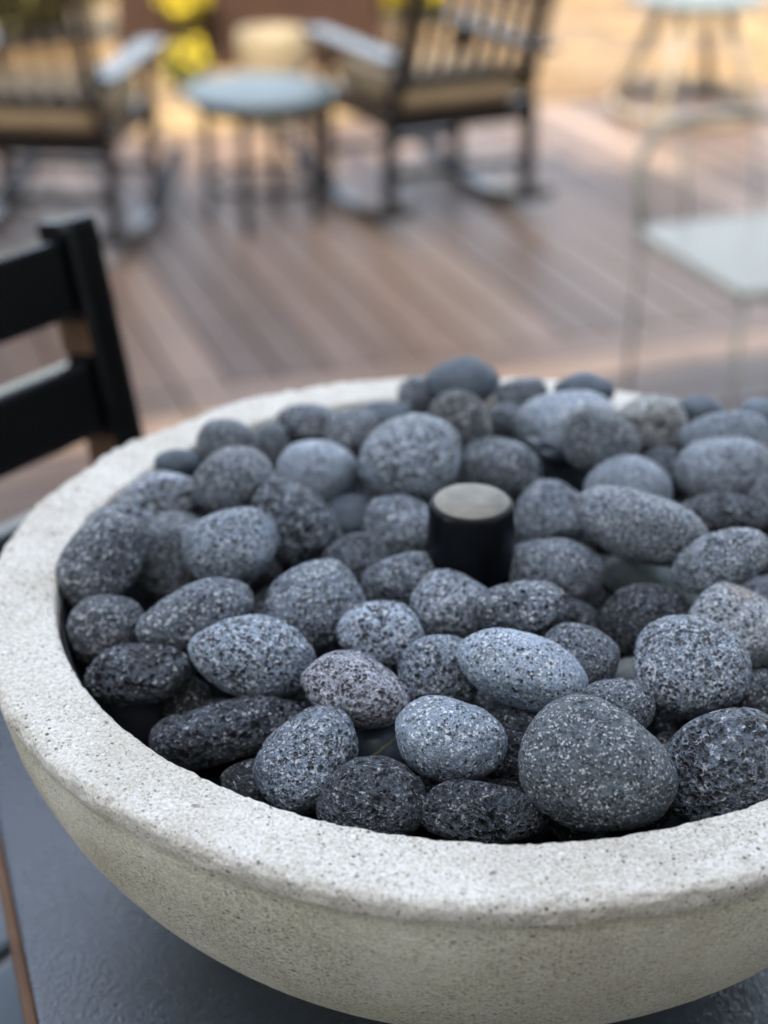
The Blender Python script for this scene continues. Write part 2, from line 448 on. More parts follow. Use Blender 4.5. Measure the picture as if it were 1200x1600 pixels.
# ------------------------------------------------------------------ table under the bowl
m, nt, b = new_mat('slate_top'); g = N(nt); c = g.coord()
nt.links.new(g.ramp(g.noise(c, 30, 6), [(0.3, (0.009, 0.017, 0.030)), (0.7, (0.019, 0.034, 0.056))]), b.inputs['Base Color'])
b.inputs['IOR'].default_value = 1.75; b.inputs['Specular IOR Level'].default_value = 1.0
h = g.math('ADD', g.noise(c, 430, 3, 0.6), g.math('MULTIPLY', g.voro(c, 560, 'SMOOTH_F1'), 0.8))
nt.links.new(g.ramp(g.noise(c, 14, 6, 0.65), [(0.3, 0.17), (0.7, 0.34)]), b.inputs['Roughness'])
nt.links.new(g.bump(h, 0.6, 0.0010), b.inputs['Normal'])
M['slate'] = m
M['edge'] = plain('table_edge_wood', (0.16, 0.085, 0.045), 0.55, 0.4, 0.3, 20)
M['blackpaint'] = plain('black_paint', (0.0018, 0.0024, 0.004), 0.16, 0.3, 0.2, 12, 0.1)
TZ = 0.885
table = empty('table', (0, 0, 0), DECK_ROT)
tag(table, 'square dark slate-topped table with brown edge, carrying the stone bowl', 'table')
HB, HA, TC = 0.303, 0.34, (0.0, -0.02)   # half sizes across / along
box('tabletop', (TC[0], TC[1], TZ - 0.011), (2 * HB, 2 * HA, 0.022), M['slate'], table, 0.003)
for s in (-1, 1):
    box('edge_band', (TC[0] + s * (HB + 0.0035), TC[1], TZ - 0.017), (0.007, 2 * HA + 0.014, 0.026), M['edge'], table, 0.002)
    box('edge_band', (TC[0], TC[1] + s * (HA + 0.0035), TZ - 0.017), (2 * HB - 0.001, 0.007, 0.026), M['edge'], table, 0.002)
box('apron', (TC[0], TC[1], TZ - 0.066), (2 * HB - 0.09, 2 * HA - 0.09, 0.085), M['blackpaint'], table, 0.003)
for sx in (-1, 1):
    for sy in (-1, 1):
        box('leg', (TC[0] + sx * (HB - 0.07), TC[1] + sy * (HA - 0.07), (TZ - 0.11) / 2), (0.05, 0.05, TZ - 0.11), M['blackpaint'], table, 0.004)

# ------------------------------------------------------------------ stone bowl
RIM = 1.10
bowl = empty('fire_bowl', (0, 0, TZ))
tag(bowl, 'wide hemispherical off-white concrete fire bowl filled with dark stones', 'fire bowl')
prof = [(0.0, -0.060), (0.12, -0.060), (0.22, -0.060), (0.238, -0.056), (0.248, -0.045), (0.2535, -0.030), (0.2565, -0.016)]
def arc(cx, cz, r, a0, a1, n): return [(cx + r * math.cos(R(a0 + (a1 - a0) * i / n)), cz + r * math.sin(R(a0 + (a1 - a0) * i / n))) for i in range(n + 1)]
prof += [(0.2572, -0.009)] + arc(0.2605, -0.003, 0.003, 180, 90, 5)
n_in = len(prof)
prof += [(0.2605 + (0.2950 - 0.2605) * i / 12, 0.0) for i in range(1, 12)]
prof += arc(0.2950, -0.0050, 0.0050, 90, 0, 9)
prof += [(0.2999, -0.0075), (0.2998, -0.0095), (0.2992, -0.0118), (0.2984, -0.0138), (0.2976, -0.016)]
n_rim = len(prof) - 2
for i in range(0, 41):
    z = -0.018 - (0.207 - 0.018) * i / 40
    prof.append((0.2985 * math.sqrt(max(0, 1 - (z / 0.241) ** 2)) - 0.0006 * max(0, 1 - i / 5), z))
r_end = prof[-1][0]
prof += [(r_end - 0.004, -0.2135), (r_end - 0.02, -0.2148), (0.0, -0.2148)]
SEG = 720
th = np.arange(SEG) * 2 * np.pi / SEG
pr = np.array(prof)
RR = np.repeat(pr[:, :1], SEG, 1); ZZ = np.repeat(pr[:, 1:], SEG, 1)
X = np.stack([RR * np.cos(th), RR * np.sin(th), ZZ], -1)
Pn = X.reshape(-1, 3)
lump = fnoise(Pn * 26, 5, 3).reshape(RR.shape); small = fnoise(Pn * 130, 11, 3).reshape(RR.shape); grit = fnoise(Pn * 420, 21, 2).reshape(RR.shape)
lip = np.exp(-((RR - 0.298) / 0.006) ** 2 - ((ZZ + 0.006) / 0.009) ** 2)
inl = np.exp(-((RR - 0.2585) / 0.004) ** 2 - ((ZZ + 0.002) / 0.006) ** 2)
fade = np.clip((RR - 0.20) / 0.04, 0, 1) * np.clip((ZZ + 0.20) / 0.03, 0, 1)
slump = np.clip(fnoise(np.stack([np.cos(th) * 4.2, np.sin(th) * 4.2, th * 0], -1), 31, 3), -1, 1)[None, :]
ZZ2 = ZZ + fade * (0.0010 * lump + 0.0006 * small + 0.00028 * grit) + lip * (0.0014 * small + 0.0006 * grit + 0.0020 * lump - 0.0026 * np.clip(slump, 0, 1)) + inl * (0.0008 * small + 0.0005 * grit)
RR2 = RR + fade * (0.0011 * lump + 0.0007 * small + 0.00030 * grit) + lip * (0.0013 * small + 0.0005 * grit + 0.0020 * slump) - inl * (0.0008 * small + 0.0006 * grit)
X = np.stack([RR2 * np.cos(th), RR2 * np.sin(th), ZZ2 + (RIM - TZ)], -1).reshape(-1, 3)
np_, faces, midx = len(prof), [], []
for i in range(1, np_ - 2):
    for k in range(SEG):
        k2 = (k + 1) % SEG
        faces.append((i * SEG + k, i * SEG + k2, (i + 1) * SEG + k2, (i + 1) * SEG + k)); midx.append(0 if (i < n_rim) else 1)
faces.append(tuple(1 * SEG + k for k in range(SEG))[::-1]); midx.append(0)
faces.append(tuple((np_ - 2) * SEG + k for k in range(SEG))); midx.append(1)
me = bpy.data.meshes.new('bowl_shell'); me.from_pydata(X.tolist(), [], faces); me.validate()
me.materials.append(M['rim']); me.materials.append(M['side'])
me.polygons.foreach_set('material_index', midx[:len(me.polygons)])
me.polygons.foreach_set('use_smooth', [True] * len(me.polygons))
bm = bmesh.new(); bm.from_mesh(me)
bmesh.ops.delete(bm, geom=[v for v in bm.verts if not v.link_faces], context='VERTS')
bmesh.ops.recalc_face_normals(bm, faces=bm.faces); bm.to_mesh(me); bm.free()
obj('bowl_shell', me, bowl)
M['liner'] = plain('black_liner', (0.004, 0.005, 0.007), 0.35, 0.25, 0.3, 40, 0.3)  # near-black lining across the inside of the bowl
liner = lathe_mesh('bowl_liner', [(0.0, -0.055), (0.20, -0.055), (0.232, -0.053), (0.2445, -0.042), (0.2510, -0.026), (0.2536, -0.012), (0.2552, -0.0115), (0.2530, -0.027), (0.2465, -0.0435), (0.233, -0.0555), (0.0, -0.0575)], 160)
obj('bowl_liner', liner, bowl, M['liner'], (0, 0, RIM - TZ))

# burner cap standing in the middle of the stones
M['cap'] = plain('cap_black', (0.002, 0.0025, 0.004), 0.3, 0.2, 0.2, 30, 0.15)
M['captop'] = plain('cap_top', (0.20, 0.185, 0.15), 0.5, 0.5, 0.45, 45, 0.35, 0.3)
cap = empty('burner_cap', (-0.007, 0.0, RIM - 0.0545))
tag(cap, 'short black tapered burner cap with flat tan top, amid the stones', 'burner cap')
obj('cap_body', lathe_mesh('cap_body', [(0.0, 0.0), (0.0295, 0.0), (0.0298, 0.002), (0.0258, 0.0925), (0.0250, 0.0958), (0.0238, 0.0968), (0.0232, 0.0955), (0.0, 0.0955)], 72), cap, M['cap'])
obj('cap_disc', lathe_mesh('cap_disc', [(0.0, 0.0957), (0.0228, 0.0957), (0.0231, 0.0966), (0.0222, 0.0976), (0.0, 0.0979)], 72), cap, M['captop'])

# ------------------------------------------------------------------ the stones
# number, mesh level, kind, shade, centre, two axes, half sizes, label
STONES = [
    (1, 7, 'speck', 0.075, (-0.2223, -0.0636, 1.0818), (0.714, 0.522, 0.467, -0.655, 0.26, 0.709), (0.0244, 0.0205, 0.0206),
     'small round charcoal stone with pale flecks, touching the left inner wall of the bowl'),
    (2, 7, 'ves', 0.075, (-0.1915, -0.1078, 1.08), (0.968, 0.25, -0.032, -0.113, 0.545, 0.831), (0.0308, 0.0177, 0.0203),
     'dark oval stone lying level at the left rim, below the small round charcoal one'),
    (3, 7, 'fine', 0.120, (-0.1657, -0.0674, 1.095), (0.871, 0.39, 0.299, -0.453, 0.401, 0.796), (0.0357, 0.0186, 0.0214),
     'slanting oblong grey stone half hidden behind the big level oval at left'),
    (4, 7, 'fine', 0.230, (-0.1263, -0.1062, 1.095), (0.988, 0.102, -0.12, 0.042, 0.562, 0.826), (0.036, 0.0234, 0.0269),
     'big level oval grey stone with lighter top, left of the whitish speckled stones'),
    (5, 7, 'ves', 0.085, (-0.1342, -0.1435, 1.07), (0.939, 0.308, 0.15, -0.301, 0.531, 0.792), (0.0434, 0.0166, 0.0191),
     'long dark cigar-shaped stone full of holes at the lower left rim'),
    (6, 7, 'fine', 0.180, (-0.0866, -0.172, 1.076), (0.668, 0.512, 0.541, -0.736, 0.346, 0.581), (0.0306, 0.023, 0.0246),
     'upright leaning egg-shaped stone at the front left, resting on the lower layer'),
    (7, 7, 'ves', 0.085, (-0.051, -0.2017, 1.0759), (0.996, 0.084, -0.003, -0.05, 0.627, 0.777), (0.0281, 0.0214, 0.0228),
     'dark pitted stone low at the front rim, right of the leaning egg-shaped one'),
    (8, 7, 'ves', 0.080, (0.006, -0.2084, 1.0757), (1.0, -0.007, 0.004, 0.002, 0.635, 0.772), (0.0321, 0.0159, 0.0183),
     'dark flat pitted stone tucked against the middle of the front rim'),
    (9, 7, 'pale', 0.170, (-0.0123, -0.1754, 1.095), (0.996, -0.042, -0.083, 0.092, 0.597, 0.797), (0.0293, 0.0218, 0.0235),
     'smooth-worn grey oval stone above the flat dark one at the front middle'),
    (10, 7, 'white', 0.310, (-0.0643, -0.134, 1.0948), (0.922, -0.158, -0.354, 0.379, 0.555, 0.74), (0.0305, 0.0193, 0.0222),
     'whitish coarse oblong stone with reddish pits, tilting down to the right'),
    (11, 7, 'white', 0.340, (-0.0549, -0.081, 1.0961), (0.997, 0.078, 0.001, -0.043, 0.54, 0.841), (0.0261, 0.0197, 0.0211),
     'palest, almost white pitted stone near the middle of the bowl'),
    (12, 7, 'fine', 0.160, (-0.0974, -0.0523, 1.0939), (0.97, 0.206, 0.125, -0.214, 0.496, 0.841), (0.0313, 0.0285, 0.0275),
     'large rounded blue-grey stone left of the almost white one'),
    (13, 7, 'fine', 0.170, (-0.0213, -0.1115, 1.091), (0.999, 0.047, 0.023, -0.045, 0.562, 0.826), (0.0227, 0.0223, 0.0207),
     'grey stone partly covered by the pale flat oval near the middle'),
    (14, 7, 'pale', 0.250, (0.0238, -0.1265, 1.107), (0.954, -0.191, -0.233, 0.299, 0.526, 0.796), (0.0363, 0.0206, 0.0237),
     'pale smooth flat oval stone lying on top, tilted down to the right'),
    (15, 6, 'speck', 0.180, (-0.0148, -0.0446, 1.0946), (0.999, 0.037, 0.027, -0.042, 0.524, 0.851), (0.0267, 0.0227, 0.0227),
     'light grey fine-pitted stone just in front of the black burner cap'),
    (16, 7, 'fine', 0.100, (0.0226, -0.066, 1.1087), (0.983, 0.072, 0.168, -0.181, 0.519, 0.835), (0.027, 0.0156, 0.0179),
     'dark neat oval stone perched above the pale smooth flat oval'),
    (17, 6, 'fine', 0.150, (0.0428, 0.0017, 1.0944), (0.998, -0.064, -0.017, 0.047, 0.499, 0.865), (0.0331, 0.0212, 0.0244),
     'broad grey stone just right of the base of the black burner cap'),
    (18, 6, 'fine', 0.130, (-0.0482, -0.0167, 1.0918), (0.967, 0.172, 0.186, -0.248, 0.486, 0.838), (0.0251, 0.0186, 0.0201),
     'low grey stone just left of the base of the black burner cap'),
    (19, 6, 'ves', 0.100, (-0.0771, 0.0113, 1.0902), (0.949, -0.084, -0.303, 0.303, 0.499, 0.812), (0.0234, 0.0191, 0.0195),
     'dark stone with a pointed crest, one stone away left of the burner cap'),
    (20, 6, 'fine', 0.250, (-0.1534, -0.0076, 1.1066), (0.941, 0.287, 0.179, -0.293, 0.43, 0.854), (0.0306, 0.0245, 0.0254),
     'light grey egg-shaped stone with fine pits at the left, standing clear of its neighbours'),
    (21, 6, 'ves', 0.120, (-0.121, 0.0329, 1.105), (0.728, -0.243, -0.641, 0.674, 0.428, 0.603), (0.0318, 0.0241, 0.0257),
     'upright coarse stone leaning left, directly behind the light grey egg-shaped one'),
    (22, 5, 'fine', 0.110, (-0.1639, 0.0646, 1.1148), (0.985, 0.167, -0.044, -0.037, 0.451, 0.892), (0.0288, 0.0252, 0.0248),
     'dark rounded stone overlapping the pale pitted one near the left rear rim'),
    (23, 6, 'fine', 0.090, (-0.1961, 0.013, 1.0875), (0.264, 0.532, 0.805, -0.942, -0.037, 0.334), (0.0304, 0.0244, 0.0252),
     'upright dark stone wedged left of the light grey egg-shaped one'),
    (24, 6, 'fine', 0.085, (-0.2326, -0.0215, 1.1014), (0.478, 0.549, 0.686, -0.841, 0.062, 0.537), (0.0333, 0.0236, 0.0262),
     'tall dark stone leaning on the leftmost part of the inner rim'),
    (25, 6, 'fine', 0.130, (-0.2335, 0.034, 1.0953), (0.962, 0.143, -0.233, 0.13, 0.51, 0.85), (0.0241, 0.0155, 0.0178),
     'grey stone peeping out behind the tall dark one at the far left'),
    (26, 5, 'white', 0.200, (-0.2145, 0.0739, 1.0974), (0.961, 0.269, 0.058, -0.173, 0.426, 0.888), (0.032, 0.0191, 0.0219),
     'pale stone with large holes lying along the left rear rim'),
    (27, 5, 'smooth', 0.080, (-0.2144, 0.1215, 1.1), (0.978, 0.201, -0.059, -0.036, 0.439, 0.898), (0.0162, 0.0102, 0.0102),
     'tiny dark stone against the left rear rim, behind the pale holed one'),
    (28, 5, 'fine', 0.100, (-0.1824, 0.1418, 1.106), (0.984, 0.172, -0.043, -0.035, 0.427, 0.903), (0.022, 0.0187, 0.0187),
     'rounded dark grey stone at the left rear rim above the tiny dark one'),
    (29, 5, 'fine', 0.110, (-0.1572, 0.1695, 1.0933), (0.989, 0.147, -0.032, -0.035, 0.428, 0.903), (0.0154, 0.0164, 0.0146),
     'small blurred blue-grey stone at the left rear, half hidden by a rounded one'),
    (30, 5, 'fine', 0.110, (-0.1318, 0.1928, 1.1005), (0.992, 0.124, -0.02, -0.034, 0.415, 0.909), (0.0264, 0.0156, 0.018),
     'long low grey stone lying against the rear rim, left of the big ball'),
    (31, 5, 'fine', 0.090, (-0.0959, 0.1739, 1.1033), (0.924, 0.234, 0.304, -0.373, 0.362, 0.854), (0.0221, 0.0192, 0.019),
     'dark blurred stone between the long low grey one and the big ball'),
    (32, 5, 'pale', 0.220, (-0.1139, 0.1088, 1.1019), (0.992, 0.078, -0.096, 0.051, 0.454, 0.89), (0.0291, 0.0236, 0.0242),
     'light blue-grey rounded stone with one dark cavity, left of the big ball'),
    (33, 5, 'fine', 0.170, (-0.0507, 0.1017, 1.12), (0.998, 0.061, 0.009, -0.035, 0.436, 0.899), (0.0348, 0.0307, 0.0301),
     'big ball-shaped grey stone left behind the burner cap'),
    (34, 5, 'smooth', 0.080, (-0.0736, 0.2123, 1.1006), (0.997, 0.075, 0.003, -0.033, 0.41, 0.912), (0.0198, 0.0109, 0.0109),
     'flat dark stone almost hidden behind the big ball at the rear rim'),
    (35, 5, 'fine', 0.120, (-0.0499, 0.2299, 1.1094), (0.998, 0.054, 0.012, -0.032, 0.398, 0.917), (0.018, 0.016, 0.0156),
     'blurred blue-grey stone left under the topmost dark stone at the rear'),
    (36, 5, 'smooth', 0.065, (-0.0187, 0.1941, 1.1376), (0.971, 0.109, 0.213, -0.239, 0.374, 0.896), (0.0272, 0.0182, 0.0209),
     'topmost dark smooth stone standing out against the deck behind the bowl'),
    (37, 5, 'ves', 0.075, (-0.0189, 0.1566, 1.1217), (0.999, 0.031, 0.023, -0.034, 0.414, 0.909), (0.0238, 0.0242, 0.0221),
     'dark brownish round stone directly below the topmost smooth one'),
    (38, 5, 'fine', 0.130, (0.0248, 0.2455, 1.1074), (0.999, -0.007, 0.038, -0.032, 0.396, 0.918), (0.0211, 0.0131, 0.0131),
     'small blue-grey stone on the rear rim, right of the topmost dark one'),
    (39, 5, 'fine', 0.120, (0.0176, 0.2226, 1.0956), (0.999, -0.001, 0.037, -0.034, 0.412, 0.91), (0.0169, 0.0139, 0.0142),
     'small blurred stone under the small blue-grey one at the rear'),
    (40, 5, 'pale', 0.190, (0.057, 0.1832, 1.1099), (0.977, 0.038, 0.21, -0.207, 0.416, 0.886), (0.0372, 0.0262, 0.0292),
     'large pale blue-grey stone at the right rear with two dark holes'),
    (41, 5, 'smooth', 0.090, (0.0729, 0.2473, 1.112), (0.996, -0.081, -0.025, 0.055, 0.388, 0.92), (0.0231, 0.0135, 0.0135),
     'dark small stone lying on the rear rim above the large pale blue-grey one'),
    (42, 5, 'fine', 0.075, (0.0786, 0.1374, 1.121), (0.971, -0.163, -0.172, 0.225, 0.396, 0.89), (0.0283, 0.0228, 0.0235),
     'dark blurred oval stone leaning on the large pale blue-grey one'),
    (43, 5, 'white', 0.270, (0.1187, 0.19, 1.1106), (0.993, -0.086, 0.076, -0.034, 0.415, 0.909), (0.0277, 0.0224, 0.0231),
     'beige-grey stone with big hollows at the right rear rim'),
    (44, 5, 'smooth', 0.085, (0.1551, 0.2058, 1.1155), (0.989, -0.116, 0.088, -0.033, 0.407, 0.913), (0.0169, 0.0116, 0.0116),
     'small dark stone on the right rear rim beside the beige hollowed one'),
    (45, 5, 'fine', 0.210, (0.1674, 0.1616, 1.1161), (0.987, -0.129, 0.098, -0.034, 0.423, 0.906), (0.0325, 0.0185, 0.0213),
     'long light grey stone near the right rear rim, behind the big white-flecked round one'),
    (46, 5, 'smooth', 0.100, (0.1926, 0.1818, 1.1265), (0.983, -0.15, 0.103, -0.033, 0.408, 0.913), (0.015, 0.0103, 0.0103),
     'little grey stone at the right picture edge, farthest of all at that side'),
    (47, 5, 'speck', 0.220, (0.161, 0.1186, 1.1095), (0.987, -0.125, 0.102, -0.036, 0.444, 0.895), (0.0332, 0.0242, 0.0264),
     'big round light grey stone with white flecks at the right rear'),
    (48, 5, 'pale', 0.160, (0.0962, 0.0975, 1.1069), (0.99, -0.132, -0.048, 0.102, 0.438, 0.893), (0.0297, 0.0216, 0.0236),
     'grey rounded stone behind the long oblong one, right of the burner cap'),
    (49, 5, 'fine', 0.120, (0.1277, 0.1594, 1.092), (0.992, -0.092, 0.085, -0.036, 0.441, 0.897), (0.0188, 0.015, 0.0155),
     'small bluish stone in the gap left of the big white-flecked round one'),
    (50, 5, 'fine', 0.100, (0.01, 0.1264, 1.1016), (0.999, 0.007, 0.037, -0.036, 0.443, 0.896), (0.0293, 0.0228, 0.024),
     'dark grey domed stone directly behind the burner cap'),
    (51, 5, 'smooth', 0.060, (0.0576, 0.1858, 1.07), (0.998, -0.031, 0.056, -0.036, 0.446, 0.894), (0.0204, 0.0136, 0.0157),
     'shadowed smooth stone deep in the gap behind the burner cap, to its right'),
    (52, 6, 'fine', 0.160, (-0.0541, 0.0465, 1.095), (0.998, 0.068, 0.007, -0.039, 0.479, 0.877), (0.024, 0.0235, 0.0219),
     'grey coarse round stone touching the burner cap on its left side'),
    (53, 6, 'smooth', 0.100, (-0.0882, 0.0832, 1.0833), (0.995, 0.096, -0.008, -0.038, 0.471, 0.881), (0.0188, 0.0161, 0.0161),
     'small smooth bluish stone low in a gap left of the burner cap'),
    (54, 6, 'fine', 0.160, (0.0444, 0.0747, 1.095), (0.998, -0.022, 0.055, -0.038, 0.47, 0.882), (0.0258, 0.024, 0.0229),
     'round grey stone touching the burner cap on its right side'),
    (55, 6, 'speck', 0.160, (0.097, 0.0161, 1.12), (0.977, -0.18, -0.116, 0.186, 0.448, 0.874), (0.0436, 0.022, 0.0253),
     'long oblong grey stone lying on top, right of the burner cap'),
    (56, 6, 'ves', 0.080, (0.1541, 0.0717, 1.1004), (0.987, -0.12, 0.107, -0.038, 0.471, 0.882), (0.0289, 0.0164, 0.0189),
     'dark stone with bluish flecks behind the right end of the long oblong one'),
    (57, 6, 'speck', 0.170, (0.1405, -0.0223, 1.12), (0.926, 0.042, 0.375, -0.343, 0.509, 0.789), (0.0305, 0.0176, 0.0202),
     'light oblong stone rising to the right, near the right picture edge'),
    (58, 6, 'smooth', 0.130, (0.1092, 0.0311, 1.07), (0.936, -0.263, -0.235, 0.334, 0.445, 0.831), (0.0356, 0.0153, 0.0175),
     'smooth greenish flat pebble without pits, under the long oblong stone'),
    (59, 7, 'ves', 0.065, (0.0989, -0.0396, 1.0869), (0.993, -0.072, 0.095, -0.043, 0.532, 0.846), (0.0283, 0.0228, 0.0235),
     'dark stone with honeycomb holes in front of the smooth greenish pebble'),
    (60, 7, 'speck', 0.220, (0.1496, -0.0612, 1.0961), (0.962, -0.257, -0.094, 0.213, 0.488, 0.846), (0.0312, 0.0259, 0.0262),
     'light grey stone with a tan patch at the right picture edge'),
    (61, 7, 'speck', 0.190, (0.1176, -0.1056, 1.1), (0.989, -0.093, 0.116, -0.045, 0.558, 0.829), (0.0316, 0.0287, 0.0277),
     'large ball-shaped stone with many white flecks at the right'),
    (62, 6, 'fine', 0.130, (0.0559, -0.0955, 1.095), (0.952, -0.219, -0.215, 0.299, 0.509, 0.807), (0.0222, 0.0199, 0.0194),
     'grey rounded stone directly behind the right end of the pale flat oval'),
    (63, 6, 'ves', 0.090, (0.0563, -0.0294, 1.0806), (0.922, -0.252, -0.295, 0.383, 0.467, 0.797), (0.0184, 0.012, 0.0138),
     'dark pitted stone squeezed under the neat dark oval'),
    (64, 7, 'fine', 0.110, (0.074, -0.144, 1.0971), (0.988, -0.149, -0.051, 0.127, 0.563, 0.817), (0.0203, 0.0168, 0.0171),
     'bluish dark stone between the biggest stone and the white-flecked ball'),
    (65, 6, 'smooth', 0.150, (0.092, -0.0616, 1.06), (0.994, -0.061, 0.096, -0.045, 0.565, 0.824), (0.0175, 0.0132, 0.0142),
     'smooth greenish pebble mostly hidden left of the white-flecked ball'),
    (66, 7, 'big', 0.085, (0.0609, -0.2009, 1.1001), (0.902, -0.318, -0.292, 0.424, 0.525, 0.738), (0.0395, 0.0322, 0.033),
     'biggest stone of all, blunt dark grey wedge at the front rim'),
    (67, 7, 'ves', 0.120, (0.1251, -0.1828, 1.0899), (0.922, 0.096, 0.374, -0.351, 0.613, 0.708), (0.0348, 0.0287, 0.0292),
     'large bluish stone with reddish pits at the right front rim'),
    (68, 6, 'ves', 0.070, (0.0186, -0.1463, 1.07), (0.999, 0.01, 0.052, -0.048, 0.601, 0.798), (0.0185, 0.0221, 0.0187),
     'dark coarse stone hidden between the biggest stone and the worn grey oval'),
    (69, 6, 'smooth', 0.100, (-0.0529, -0.1376, 1.06), (0.997, 0.08, -0.001, -0.048, 0.6, 0.798), (0.0167, 0.0116, 0.0131),
     'smooth dark pebble with a yellow vein in the gap at the front middle'),
    (70, 6, 'fine', 0.080, (0.1579, -0.1018, 1.08), (0.981, -0.126, 0.144, -0.046, 0.574, 0.818), (0.0162, 0.0154, 0.0145),
     'dark stone cut by the right picture edge, below the white-flecked ball'),
    (71, 5, 'fine', 0.090, (0.1854, 0.0882, 1.1035), (0.982, -0.147, 0.118, -0.037, 0.462, 0.886), (0.0122, 0.0184, 0.0141),
     'dark stone cut by the right picture edge, below the big light round one'),
]

_ico = {}
def ico(level):
    if level not in _ico:
        bm = bmesh.new(); bmesh.ops.create_icosphere(bm, subdivisions=level, radius=1.0)
        V = np.array([v.co[:] for v in bm.verts]); F = np.array([[v.index for v in f.verts] for f in bm.faces], dtype=np.int32)
        bm.free(); _ico[level] = (V / np.linalg.norm(V, axis=1)[:, None], F)
    return _ico[level]
#            pit size, density, depth, second pits, lumpiness
PIT = {'fine': (0.0036, 0.46, 0.0015, 0.0020, 1.0), 'ves': (0.0044, 0.85, 0.0032, 0.0024, 1.0), 'pale': (0.0034, 0.26, 0.0006, 0.0018, 0.8),
       'white': (0.0042, 0.55, 0.0022, 0.0024, 1.2), 'speck': (0.0034, 0.36, 0.0010, 0.0020, 0.9), 'big': (0.0042, 0.36, 0.0015, 0.0020, 0.7), 'smooth': None}
# hollows seen on single stones: place on the visible side, radius, depth
DENT = {32: [(0.05, 0.30, 0.16, 0.12), (-0.2, -0.05, 0.10, 0.06)], 40: [(-0.62, -0.10, 0.14, 0.12), (-0.38, -0.50, 0.16, 0.12)],
        43: [(-0.15, 0.1, 0.22, 0.13), (0.25, -0.1, 0.25, 0.15), (-0.45, -0.3, 0.16, 0.1), (0.1, 0.5, 0.18, 0.1), (0.5, 0.3, 0.14, 0.1)],
        26: [(0.1, 0.2, 0.16, 0.1), (0.45, -0.15, 0.18, 0.12), (-0.3, -0.2, 0.2, 0.12), (-0.5, 0.25, 0.14, 0.1), (0.0, -0.55, 0.14, 0.1)],
        61: [(-0.03, 0.18, 0.10, 0.09), (0.28, 0.5, 0.2, 0.05)], 66: [(-0.35, -0.62, 0.09, 0.07)], 24: [(0.0, 0.1, 0.12, 0.08)],
        11: [(-0.1, -0.1, 0.3, 0.06), (0.3, 0.25, 0.12, 0.06)], 10: [(-0.1, -0.2, 0.2, 0.07)], 47: [(0.3, 0.1, 0.1, 0.1), (0.45, -0.05, 0.1, 0.1)]}
def stone_mesh(num, level, kind, E, ax):
    V, F = ico(level); rs = np.random.RandomState(1000 + num)
    n = rs.uniform(2.0, 2.45)
    r = (np.abs(V) ** n).sum(1) ** (-1.0 / n)
    P = V * r[:, None]
    eg = rs.uniform(-0.13, 0.13, 2)
    if num == 66: eg = np.array([-0.20, 0.06])
    if num == 10: eg = np.array([-0.10, 0.04])
    if num == 58: eg = np.array([-0.22, 0.0])
    P[:, 1:] *= (1 + eg[0] * P[:, :1]); P[:, 0] *= (1 + eg[1] * P[:, 1])
    lump = PIT[kind][4] if PIT[kind] else 0.6
    o = rs.uniform(0, 90, 3)
    P *= (1 + lump * (0.085 * vnoise(P * 1.15 + o, num) + 0.034 * vnoise(P * 2.7 + o, num + 3)))[:, None]
    for q in range(5):
        nv = rs.normal(size=3); nv /= np.linalg.norm(nv); d_ = rs.uniform(0.74, 0.92)
        ex = P @ nv - d_
        P -= nv[None, :] * (np.logaddexp(0, ex * 11) / 11 * 0.6)[:, None]
    mn, mx = P.min(0), P.max(0); P = (P - (mn + mx) / 2) / ((mx - mn) / 2)
    for (du, dv, rad, dep) in DENT.get(num, ()):
        dd = np.array([du, dv, math.sqrt(max(0.05, 1 - du * du - dv * dv))]); dd /= np.linalg.norm(dd)
        un = P / np.linalg.norm(P, axis=1)[:, None]
        wob = 1 + 0.35 * vnoise(un * 9 + o, num + 8)
        P = P * (1 - dep * np.clip(1 - ((un - dd) ** 2).sum(1) / (rad * wob) ** 2, 0, 1) ** 0.8)[:, None]
    G = (P / ax) @ E; G /= np.linalg.norm(G, axis=1)[:, None]
    X = (P * ax) @ E
    Q = X + o * 0.01
    if PIT[kind] and level >= 6:
        ps, dn, dp, p2, _ = PIT[kind]
        var = 0.75 + 0.6 * vnoise(Q * 70, num + 5)
        Qw = Q + 0.0011 * np.stack([vnoise(Q * 300, 1), vnoise(Q * 300, 2), vnoise(Q * 300, 3)], -1)
        d = pits(Qw / ps, num * 7 + 1, dn) * dp * np.clip(var, 0.2, 1.4)
        if level >= 7: d = np.maximum(d, pits(Q / 0.0105, num * 7 + 55, 0.08) * dp * 1.7)
        d = d - 0.00030 * fnoise(Q * 330, num, 2)
        X = X - G * d[:, None]
    me = bpy.data.meshes.new('stone')
    me.vertices.add(len(X)); me.vertices.foreach_set('co', X.astype(np.float32).ravel())
    me.loops.add(F.size); me.loops.foreach_set('vertex_index', F.ravel())
    me.polygons.add(len(F)); me.polygons.foreach_set('loop_start', np.arange(0, F.size, 3, dtype=np.int32))
    me.polygons.foreach_set('use_smooth', np.ones(len(F), dtype=bool))
    me.update(calc_edges=True)
    me.materials.append(M['veined' if num == 69 else 'specktan' if num == 60 else kind]); return me
TINT = {58: (0.86, 1.03, 0.98), 65: (0.9, 1.02, 0.98), 43: (0.98, 1.02, 0.96), 60: (0.88, 0.99, 1.08), 10: (0.90, 0.94, 1.10), 66: (0.76, 0.98, 1.16), 37: (0.95, 0.98, 1.0)}
